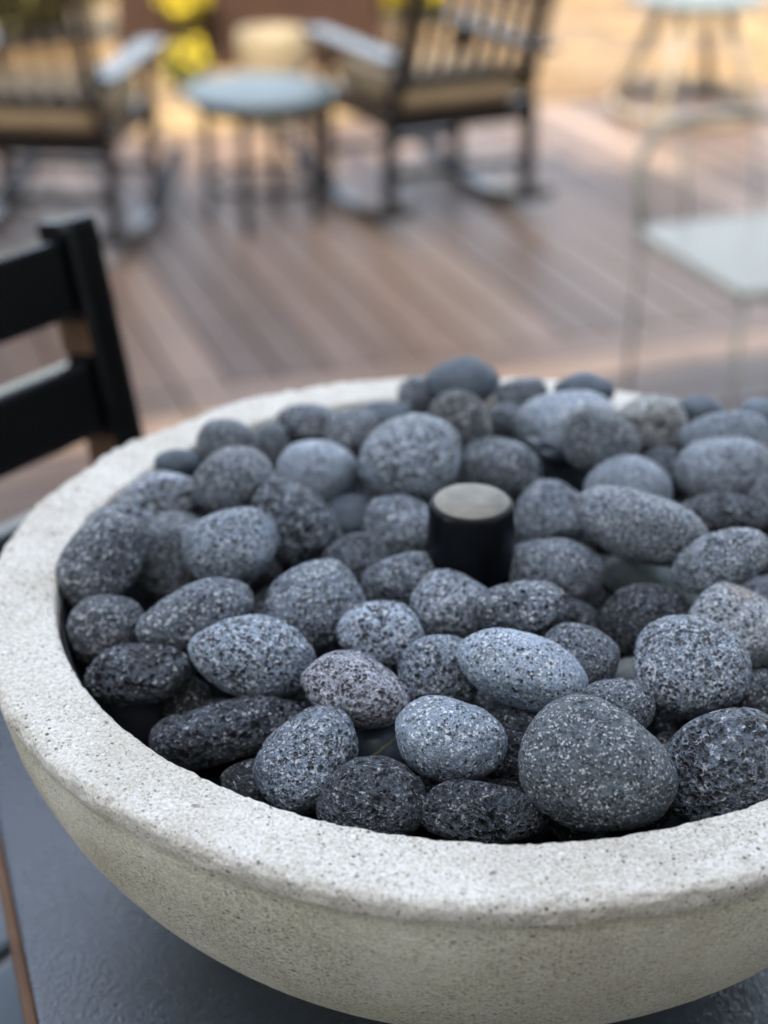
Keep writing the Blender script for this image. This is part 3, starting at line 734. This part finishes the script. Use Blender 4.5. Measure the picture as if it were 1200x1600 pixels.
for num, level, kind, shade, pos, ax2, half, label in STONES:
    e1 = np.array(ax2[:3]); e2 = np.array(ax2[3:]); e1 /= np.linalg.norm(e1); e2 -= e1 * (e1 @ e2); e2 /= np.linalg.norm(e2)
    E = np.stack([e1, e2, np.cross(e1, e2)])
    o = obj('smooth_stone' if kind == 'smooth' else 'lava_stone', stone_mesh(num, level, kind, E, np.array(half)), None, None, pos)
    t = TINT.get(num, (0.77, 0.97, 1.20)); shade *= 1.5 if kind == 'ves' else 1.3; o.color = (shade * t[0], shade * t[1], shade * t[2], 1)
    tag(o, label, 'stone', 'dark stones heaped in the bowl')
# yellow vein on the smooth dark pebble and dark pebbles in the lowest layer
low = []
rs = np.random.RandomState(3)
tries = 0
while len(low) < 70 and tries < 9000:
    tries += 1
    x, y = rs.uniform(-0.225, 0.225, 2); s = rs.uniform(0.015, 0.022)
    if math.hypot(x, y) > 0.222 - s * 0.4 or math.hypot(x, y) < 0.052: continue
    z = RIM - 0.0545 + s * 0.72 + (0.0 if tries < 5000 else 0.012)
    if any(math.dist((x, y, z), q[:3]) < (s + q[3]) * 0.80 for q in low): continue
    if any(math.dist((x, y, z), q[4]) < 0.78 * (s * 0.9 + sum(q[6]) / 3) for q in STONES): continue
    low.append((x, y, z, s))
for i, (x, y, z, s) in enumerate(low):
    an = rs.uniform(0, math.pi); E = np.array([[math.cos(an), math.sin(an), 0], [-math.sin(an), math.cos(an), 0], [0, 0, 1.0]])
    kd = 'ves' if i % 3 == 0 else 'fine'
    o = obj('smooth_stone' if kd == 'smooth' else 'lava_stone', stone_mesh(200 + i, 5, kd, E, np.array([s, s * 0.86, s * 0.72])), None, None, (x, y, z))
    t = rs.uniform(0.035, 0.075); o.color = (t * 0.87, t, t * 1.1, 1)
    tag(o, 'small dark stone deep in a gap of the lowest layer', 'stone', 'dark stones of the lowest layer')

# the heap goes on to the right inner wall, past the edge of the picture
far = []
tries = 0
while len(far) < 16 and tries < 6000:
    tries += 1
    x, y = rs.uniform(0.15, 0.24), rs.uniform(-0.16, 0.15); s = rs.uniform(0.021, 0.029)
    if math.hypot(x, y) > 0.247 - s or x < 0.200 + 0.31 * max(0, y) - (0.02 if y < 0 else 0): continue
    z = RIM - 0.012 + rs.uniform(-0.008, 0.012)
    if any(math.dist((x, y, z), q[:3]) < (s + q[3]) * 0.85 for q in far): continue
    if any(math.dist((x, y, z), q[4]) < 0.9 * (s + sum(q[6]) / 3) for q in STONES): continue
    far.append((x, y, z, s))
for i, (x, y, z, s) in enumerate(far):
    an = rs.uniform(0, math.pi); E = np.array([[math.cos(an), math.sin(an), 0], [-math.sin(an), math.cos(an), 0], [0, 0, 1.0]])
    o = obj('lava_stone', stone_mesh(300 + i, 6, ('fine', 'speck', 'ves')[i % 3], E, np.array([s * 1.1, s * 0.9, s * 0.8])), None, None, (x, y, z))
    t = rs.uniform(0.10, 0.24); o.color = (t * 0.77, t * 0.97, t * 1.2, 1)
    tag(o, 'dark stone of the heap beyond the right edge of the picture', 'stone', 'stones beyond the right picture edge')
print('stones at right', len(far))

# ------------------------------------------------------------------ black slatted chair beside the table
F2 = Vector((0.843, -0.537, 0)); chrot = math.atan2(-F2.x, F2.y)
M['deck_glow'] = plain('deck_glow_brown', (0.10, 0.048, 0.02), 0.5)  # warm deck reflection painted as brown on the post sides
M['seatgrey'] = plain('grey_seat', (0.13, 0.16, 0.19), 0.3, 0.5, 0.1, 20, 0.1)  # seat slats in a paler blue-grey than the frame
bc = empty('bar_chair', (-0.243, 0.14, 0), chrot)
tag(bc, 'black wooden slat-back bar chair drawn up at the left of the table', 'chair')
def lean(z): return -0.20 - max(0, z - 0.62) * 0.20
for s in (-1, 1):
    bar('back_post', (s * 0.215, lean(0.62), 0.60), (s * 0.215, lean(1.163), 1.163), 0.040, 0.044, M['blackpaint'], bc, 0.008)
    bar('leg', (s * 0.215, -0.235, 0.0), (s * 0.215, -0.20, 0.598), 0.040, 0.044, M['blackpaint'], bc, 0.005)
    bar('leg', (s * 0.205, 0.20, 0.0), (s * 0.205, 0.19, 0.59), 0.040, 0.040, M['blackpaint'], bc, 0.005)
    bar('stretcher', (s * 0.208, -0.20, 0.25), (s * 0.208, 0.18, 0.25), 0.022, 0.035, M['blackpaint'], bc, 0.003, up=(0, 0, 1))
for z0, z1 in ((1.078, 1.148), (0.968, 1.038), (0.855, 0.922), (0.742, 0.80)):
    bar('back_slat', (0, lean(z0), z0), (0, lean(z1), z1), 0.388, 0.030, M['blackpaint'], bc, 0.006)
for s in (-1, 1):
    for z0, z1 in ((1.043, 1.073), (0.927, 0.963), (0.805, 0.85)):
        bar('post_glow_plate', (s * 0.1942, lean(z0), z0), (s * 0.1942, lean(z1), z1), 0.002, 0.038, M['deck_glow'], bc, 0.0)  # thin plates carrying the painted deck reflection
for i in range(5):
    box('seat_slat', (0, -0.165 + i * 0.088, 0.612), (0.46 if i else 0.385, 0.072, 0.022), M['seatgrey'], bc, 0.005)
bar('foot_rail', (-0.185, 0.195, 0.22), (0.185, 0.195, 0.22), 0.03, 0.03, M['blackpaint'], bc)
for s in (-1, 1): bar('seat_rail', (s * 0.19, -0.19, 0.575), (s * 0.19, 0.17, 0.575), 0.03, 0.05, M['blackpaint'], bc, up=(0, 0, 1))

# ------------------------------------------------------------------ rocking chairs
M['cushion'] = plain('tan_cushion', (0.34, 0.255, 0.155), 0.9, 0.2, 0.12, 25, 0.4)
M['rocker'] = plain('dark_rocker_paint', (0.007, 0.006, 0.006), 0.25, 0.5, 0.2, 12, 0.1)
def cushion_mesh(w, d, h):
    bm = bmesh.new(); bm_box(bm, (0, 0, 0), (w, d, h), min(h * 0.42, 0.04))
    return mesh_from_bm('cushion', bm, True)
def make_rocker():
    t = empty('rocking_chair')
    for s in (-1, 1):
        pts = []
        for i in range(15):
            y = -0.38 + i * (1.0 / 14); pts.append((s * 0.275, y, 0.018 + (y - 0.08) ** 2 * 0.42))
        bm = bmesh.new(); ring = []
        for (x, y, z) in pts:
            ring.append([bm.verts.new((x + dx, y, z + dz)) for dx, dz in ((-0.028, -0.018), (0.028, -0.018), (0.028, 0.022), (-0.028, 0.022))])
        for A, B in zip(ring, ring[1:]):
            for k in range(4): bm.faces.new((A[k], B[k], B[(k + 1) % 4], A[(k + 1) % 4]))
        bm.faces.new(ring[0]); bm.faces.new(ring[-1][::-1])
        bmesh.ops.recalc_face_normals(bm, faces=bm.faces)
        obj('rocker', mesh_from_bm('rocker', bm), t, M['rocker'])
        bar('leg', (s * 0.275, -0.25, 0.085), (s * 0.275, -0.245, 0.43), 0.038, 0.045, M['rocker'], t)
        bar('leg', (s * 0.275, 0.27, 0.05), (s * 0.275, 0.27, 0.575), 0.038, 0.045, M['rocker'], t)
        bar('back_post', (s * 0.262, -0.235, 0.42), (s * 0.262, -0.47, 1.12), 0.034, 0.045, M['rocker'], t)
        box('armrest', (s * 0.285, 0.015, 0.592), (0.095, 0.68, 0.026), M['rocker'], t, 0.006)
        box('seat_rail', (s * 0.252, 0.02, 0.375), (0.026, 0.50, 0.07), M['rocker'], t)
    box('seat_rail', (0, 0.265, 0.375), (0.51, 0.026, 0.07), M['rocker'], t)
    box('seat_rail', (0, -0.24, 0.375), (0.51, 0.026, 0.07), M['rocker'], t)
    box('seat_panel', (0, 0.015, 0.404), (0.525, 0.50, 0.014), M['rocker'], t)
    c = obj('cushion', cushion_mesh(0.50, 0.52, 0.10), t, M['cushion']); c.location = (0, 0.0, 0.463)
    for i in range(7):
        x = -0.204 + i * 0.068
        bar('back_slat', (x, -0.255, 0.50), (x, -0.448, 1.07), 0.036, 0.014, M['rocker'], t, 0.003)
    bar('back_rail', (-0.244, -0.258, 0.515), (0.244, -0.258, 0.515), 0.036, 0.026, M['rocker'], t)
    bar('back_rail', (-0.244, -0.455, 1.085), (0.244, -0.455, 1.085), 0.07, 0.028, M['rocker'], t)
    bar('stretcher', (-0.255, -0.25, 0.20), (0.255, -0.25, 0.20), 0.03, 0.03, M['rocker'], t)
    bar('stretcher', (-0.255, 0.27, 0.18), (0.255, 0.27, 0.18), 0.03, 0.03, M['rocker'], t)
    return t
r1 = make_rocker(); r1.location = (-0.254, 4.54, 0); r1.rotation_euler.z = R(31)
tag(r1, 'black rocking chair with tan cushion seen from behind, right of the round side table', 'rocking chair', 'rocking chairs on the deck')
r2 = copy_tree(r1); r2.location = (-1.50, 4.08, 0); r2.rotation_euler.z = R(-2)
r2['label'] = 'black rocking chair with tan cushion at the upper left corner of the picture'

# round side table
M['ftop'] = plain('pale_table_top', (0.13, 0.165, 0.17), 0.45, 0.5, 0.06, 20, 0.05)
st_ = empty('side_table', (-0.83, 4.33, 0), R(15))
st_.scale = (0.96, 0.96, 1.07)
tag(st_, 'small round side table with pale top between the two rocking chairs', 'table')
obj('table_top', lathe_mesh('table_top', [(0, 0.405), (0.265, 0.405), (0.272, 0.410), (0.274, 0.420), (0.270, 0.428), (0.262, 0.430), (0, 0.430)], 64), st_, M['ftop'])
obj('rim_band', lathe_mesh('rim_band', [(0.19, 0.37), (0.225, 0.37), (0.225, 0.404), (0.19, 0.404), (0.19, 0.37)], 48), st_, M['rocker'])
for i in range(4):
    an = R(-112 + 90 * i); obj('leg', tube_mesh('leg', [(0.20 * math.cos(an), 0.20 * math.sin(an), 0.372), (0.205 * math.cos(an), 0.205 * math.sin(an), 0.0)], 0.017, 10), st_, M['rocker'])
obj('foot_ring', tube_mesh('foot_ring', [(0.203 * math.cos(R(k * 12)), 0.203 * math.sin(R(k * 12)), 0.13) for k in range(30)], 0.010, 8, True), st_, M['rocker'])

# tan pot behind the side table
M['tanpot'] = plain('tan_glaze', (0.20, 0.165, 0.105), 0.6, 0.4, 0.15, 12)
M['greyband'] = plain('grey_glaze', (0.15, 0.145, 0.13), 0.6)
pot = empty('garden_pot', (-0.98, 5.72, 0)); pot.scale = (0.86, 0.86, 0.86)
tag(pot, 'tan round garden pot with grey lower band, standing behind the round side table', 'pot')
obj('pot_body', lathe_mesh('pot_body', [(0, 0.40), (0.145, 0.40), (0.15, 0.465), (0.17, 0.48), (0.185, 0.465), (0.183, 0.40), (0.178, 0.31), (0.170, 0.25), (0.0, 0.25)], 48), pot, M['tanpot'])
obj('pot_foot', lathe_mesh('pot_foot', [(0, 0.249), (0.171, 0.249), (0.160, 0.15), (0.135, 0.03), (0.13, 0.0), (0, 0.0)], 48), pot, M['greyband'])

# ------------------------------------------------------------------ white metal chair and white table at the right
M['white'+'_metal'] = plain('white_metal', (0.25, 0.25, 0.21), 0.4, 0.5, 0.05, 20, 0.05)
WM = M['white_metal']
wc = empty('metal_chair', (0.66, 2.71, 0), R(24))
tag(wc, 'white metal chair with square seat and rounded tube back at the right edge', 'chair')
box('seat', (0, -0.03, 0.45), (0.50, 0.52, 0.022), WM, wc, 0.008)
for sx in (-1, 1):
    for sy in (-1, 1):
        obj('leg', tube_mesh('leg', [(sx * 0.23, -0.03 + sy * 0.235, 0.44), (sx * 0.232, -0.03 + sy * 0.238, 0.0)], 0.0065, 10), wc, WM)
arch = [(-0.225, 0.215, 0.462), (-0.228, 0.235, 0.56), (-0.222, 0.25, 0.62), (-0.20, 0.258, 0.665), (-0.16, 0.263, 0.695), (-0.10, 0.266, 0.708), (0, 0.268, 0.712)]
arch = arch + [(-x, y, z) for x, y, z in arch[-2::-1]]
obj('back_frame', tube_mesh('back_frame', arch, 0.013, 12), wc, WM)
for x in (-0.1, 0.1): obj('back_rod', tube_mesh('back_rod', [(x, 0.215, 0.462), (x, 0.266, 0.70)], 0.005, 8), wc, WM)

M['cream_metal'] = plain('cream_metal', (0.25, 0.215, 0.165), 0.4, 0.5, 0.05, 20, 0.05); WM = M['cream_metal']
wt = empty('splay_leg_table', (0.86, 6.18, 0), R(20)); wt.scale = (1, 1, 1.08)
tag(wt, 'low pale table with cream splayed legs at the upper right', 'table')
obj('table_top', lathe_mesh('table_top', [(0, 0.455), (0.30, 0.455), (0.31, 0.465), (0.31, 0.475), (0.30, 0.48), (0, 0.48)], 48), wt, M['ftop'])
for i in range(4):
    an = R(45 + 90 * i); obj('leg', tube_mesh('leg', [(0.13 * math.cos(an), 0.13 * math.sin(an), 0.455), (0.34 * math.cos(an), 0.34 * math.sin(an), 0.02)], 0.026, 10), wt, WM)
obj('foot_ring', tube_mesh('foot_ring', [(0.34 * math.cos(R(k * 10)), 0.34 * math.sin(R(k * 10)), 0.025) for k in range(36)], 0.022, 8, True), wt, WM)

# ------------------------------------------------------------------ planter and shrubs beyond
M['brown'] = plain('brown_boards', (0.030, 0.012, 0.006), 0.6, 0.4, 0.25, 10)
pl = empty('wooden_planter', (-1.33, 7.25, 0), R(10))
tag(pl, 'dark brown wooden planter box behind the round side table', 'planter')
for i in range(4):
    for s in (-1, 1):
        box('plank', (0, s * 0.30, 0.07 + i * 0.142), (1.30, 0.03, 0.138), M['brown'], pl, 0.004)
        box('plank', (s * 0.665, 0, 0.07 + i * 0.142), (0.03, 0.568, 0.138), M['brown'], pl, 0.004)
box('soil', (0, 0, 0.27), (1.29, 0.56, 0.46), M['soil'], pl, 0.0)

def leaf_mat(name, c0, c1, rough=0.55):
    m, nt, b = new_mat(name); g = N(nt); c = g.coord()
    nt.links.new(g.ramp(g.noise(c, 9, 3), [(0.35, c0), (0.65, c1)]), b.inputs['Base Color']); b.inputs['Roughness'].default_value = rough
    b.inputs['Subsurface Weight'].default_value = 0.0
    return m
M['olive'] = leaf_mat('olive_leaves', (0.055, 0.07, 0.012), (0.14, 0.13, 0.02))
M['green'] = leaf_mat('green_leaves', (0.03, 0.055, 0.012), (0.07, 0.10, 0.025))
M['yellow'] = leaf_mat('yellow_petals', (0.40, 0.31, 0.01), (0.58, 0.47, 0.02))
M['bark'] = plain('bark', (0.07, 0.05, 0.035), 0.9)
def leaves(name, n, rx, ry, rz, cz, size, mat, parent, seed, hollow=0.4):
    r_ = np.random.RandomState(seed); vs_, fs_ = [], []
    for i in range(n):
        d = r_.normal(size=3); d /= np.linalg.norm(d); k = (hollow + (1 - hollow) * r_.rand() ** 0.6) * (0.82 + 0.25 * math.sin(5 * d[0] + seed) * math.cos(4 * d[2] + 2 * d[1]))
        c = np.array([d[0] * rx, d[1] * ry, d[2] * rz]) * k + [0, 0, cz]
        u = r_.normal(size=3); u /= np.linalg.norm(u); v = np.cross(u, r_.normal(size=3)); v /= np.linalg.norm(v); s = size * r_.uniform(0.6, 1.3)
        nrm = np.cross(u, v) * s * 0.25; j = len(vs_)
        vs_ += [c - u * s, c + v * s * 0.45 + nrm, c + u * s, c - v * s * 0.45 + nrm]; fs_.append((j, j + 1, j + 2, j + 3))
    me = bpy.data.meshes.new(name); me.from_pydata([tuple(p) for p in vs_], [], fs_)
    o = obj(name, me, parent, mat); o['kind'] = 'stuff'; return o
def stems(parent, n, h, sp, seed):
    r_ = random.Random(seed)
    for i in range(n):
        an = r_.uniform(0, 6.28); obj('stem', tube_mesh('stem', [(0, 0, 0.0), (sp * 0.4 * math.cos(an), sp * 0.4 * math.sin(an), h * 0.5), (sp * math.cos(an), sp * math.sin(an), h)], [0.016, 0.011, 0.004], 6), parent, M['bark'])
def shrub(name, loc, rx, rz, cz, n, leafmat, label, seed, flowers=0, group=None):
    t = empty(name, loc); tag(t, label, 'shrub', group)
    stems(t, 5, cz + rz * 0.5, rx * 0.6, seed)
    leaves('crown', n, rx, rx, rz, cz, 0.045, leafmat, t, seed)
    if flowers: leaves('flowers', flowers, rx * 1.05, rx * 1.05, rz * 1.05, cz + 0.03, 0.04, M['yellow'], t, seed + 50, 0.85)
    return t
shrub('flowering_shrub', (-1.50, 6.34, 0), 0.105, 0.10, 0.13, 800, M['olive'], 'low dull yellow flowering clump beside the far edge of the round side table', 3, 80)
shrub('flowering_shrub', (-1.57, 6.74, 0), 0.13, 0.12, 0.36, 500, M['olive'], 'taller bright yellow flowering shrub at the top edge, before the brown planter', 5, 1000)
shrub('flowering_shrub', (-0.55, 8.35, 0), 0.26, 0.2, 0.22, 700, M['green'], 'yellow flowering clump at the top edge behind the right rocking chair', 8, 1300)
shrub('flowering_shrub', (0.18, 9.6, 0), 0.3, 0.25, 0.22, 700, M['green'], 'small yellow flowering clump at the top edge right of the right rocking chair', 9, 1000)
shrub('olive_shrub', (-2.55, 7.6, 0), 0.55, 0.42, 0.42, 2600, M['olive'], 'olive green shrub behind the left rocking chair, nearer to the planter', 12, 160)
shrub('olive_shrub', (-3.5, 7.3, 0), 0.6, 0.45, 0.42, 2600, M['olive'], 'olive green shrub at the very top left corner', 15, 200)
for i, (x, y, h_) in enumerate(((6.6, -1.2, 7.0), (7.1, 1.8, 7.8), (6.9, 4.9, 6.6), (-6.9, -0.6, 7.2), (-7.2, 3.0, 7.6), (-7.6, 6.4, 6.8))):
    t = empty('shade_evergreen', (x, y, -0.1))  # trees added out of view to darken reflections and cut low sky light
    tag(t, ('tall dark evergreen tree added out of view right of the deck to dim reflections, ' if x > 0 else 'tall dark evergreen tree added out of view left of the deck to dim reflections, ') + ('nearest to the house', 'middle of three', 'farthest from the house')[i % 3], 'tree', 'evergreens added out of view along the deck to block low light')
    obj('trunk', tube_mesh('trunk', [(0, 0, 0), (0.03, 0.02, h_ * 0.4), (0, 0, h_ * 0.93)], [0.17, 0.12, 0.02], 8), t, M['bark'])
    r_ = np.random.RandomState(90 + i); vv, ff = [], []
    for q in range(5200):
        zz = r_.rand() ** 1.25; an = r_.uniform(0, 6.283); rad = (1.75 * (1 - zz) ** 0.8 + 0.06) * (0.35 + 0.65 * r_.rand() ** 0.5) * (0.85 + 0.2 * math.sin(3 * an + 9 * zz))
        c_ = np.array([rad * math.cos(an), rad * math.sin(an), 0.25 + zz * (h_ - 0.3)])
        u_ = np.array([math.cos(an), math.sin(an), -0.4]) + r_.normal(size=3) * 0.5; u_ /= np.linalg.norm(u_)
        v_ = np.cross(u_, r_.normal(size=3)); v_ /= np.linalg.norm(v_); s_ = r_.uniform(0.08, 0.17); j = len(vv)
        vv += [tuple(c_ - u_ * s_), tuple(c_ + v_ * s_ * 0.5), tuple(c_ + u_ * s_), tuple(c_ - v_ * s_ * 0.5)]; ff.append((j, j + 1, j + 2, j + 3))
    me = bpy.data.meshes.new('crown'); me.from_pydata(vv, [], ff); obj('crown', me, t, M['green'])['kind'] = 'stuff'
for i, x in enumerate((-5.5, -3.4, -1.2, 1.0, 3.2, 5.4)):
    t = shrub('hedge_shrub', (x, 13.6 + 0.2 * math.sin(i * 2.1), -0.1), 1.35, 0.95, 0.95, 3800, M['green'], 'clipped green hedge shrub along the far end of the garden', 30 + i, 0, 'hedge at the far end')
print('objects', len(bpy.data.objects), 'tris', sum(len(o.data.polygons) for o in bpy.data.objects if o.type == 'MESH'))
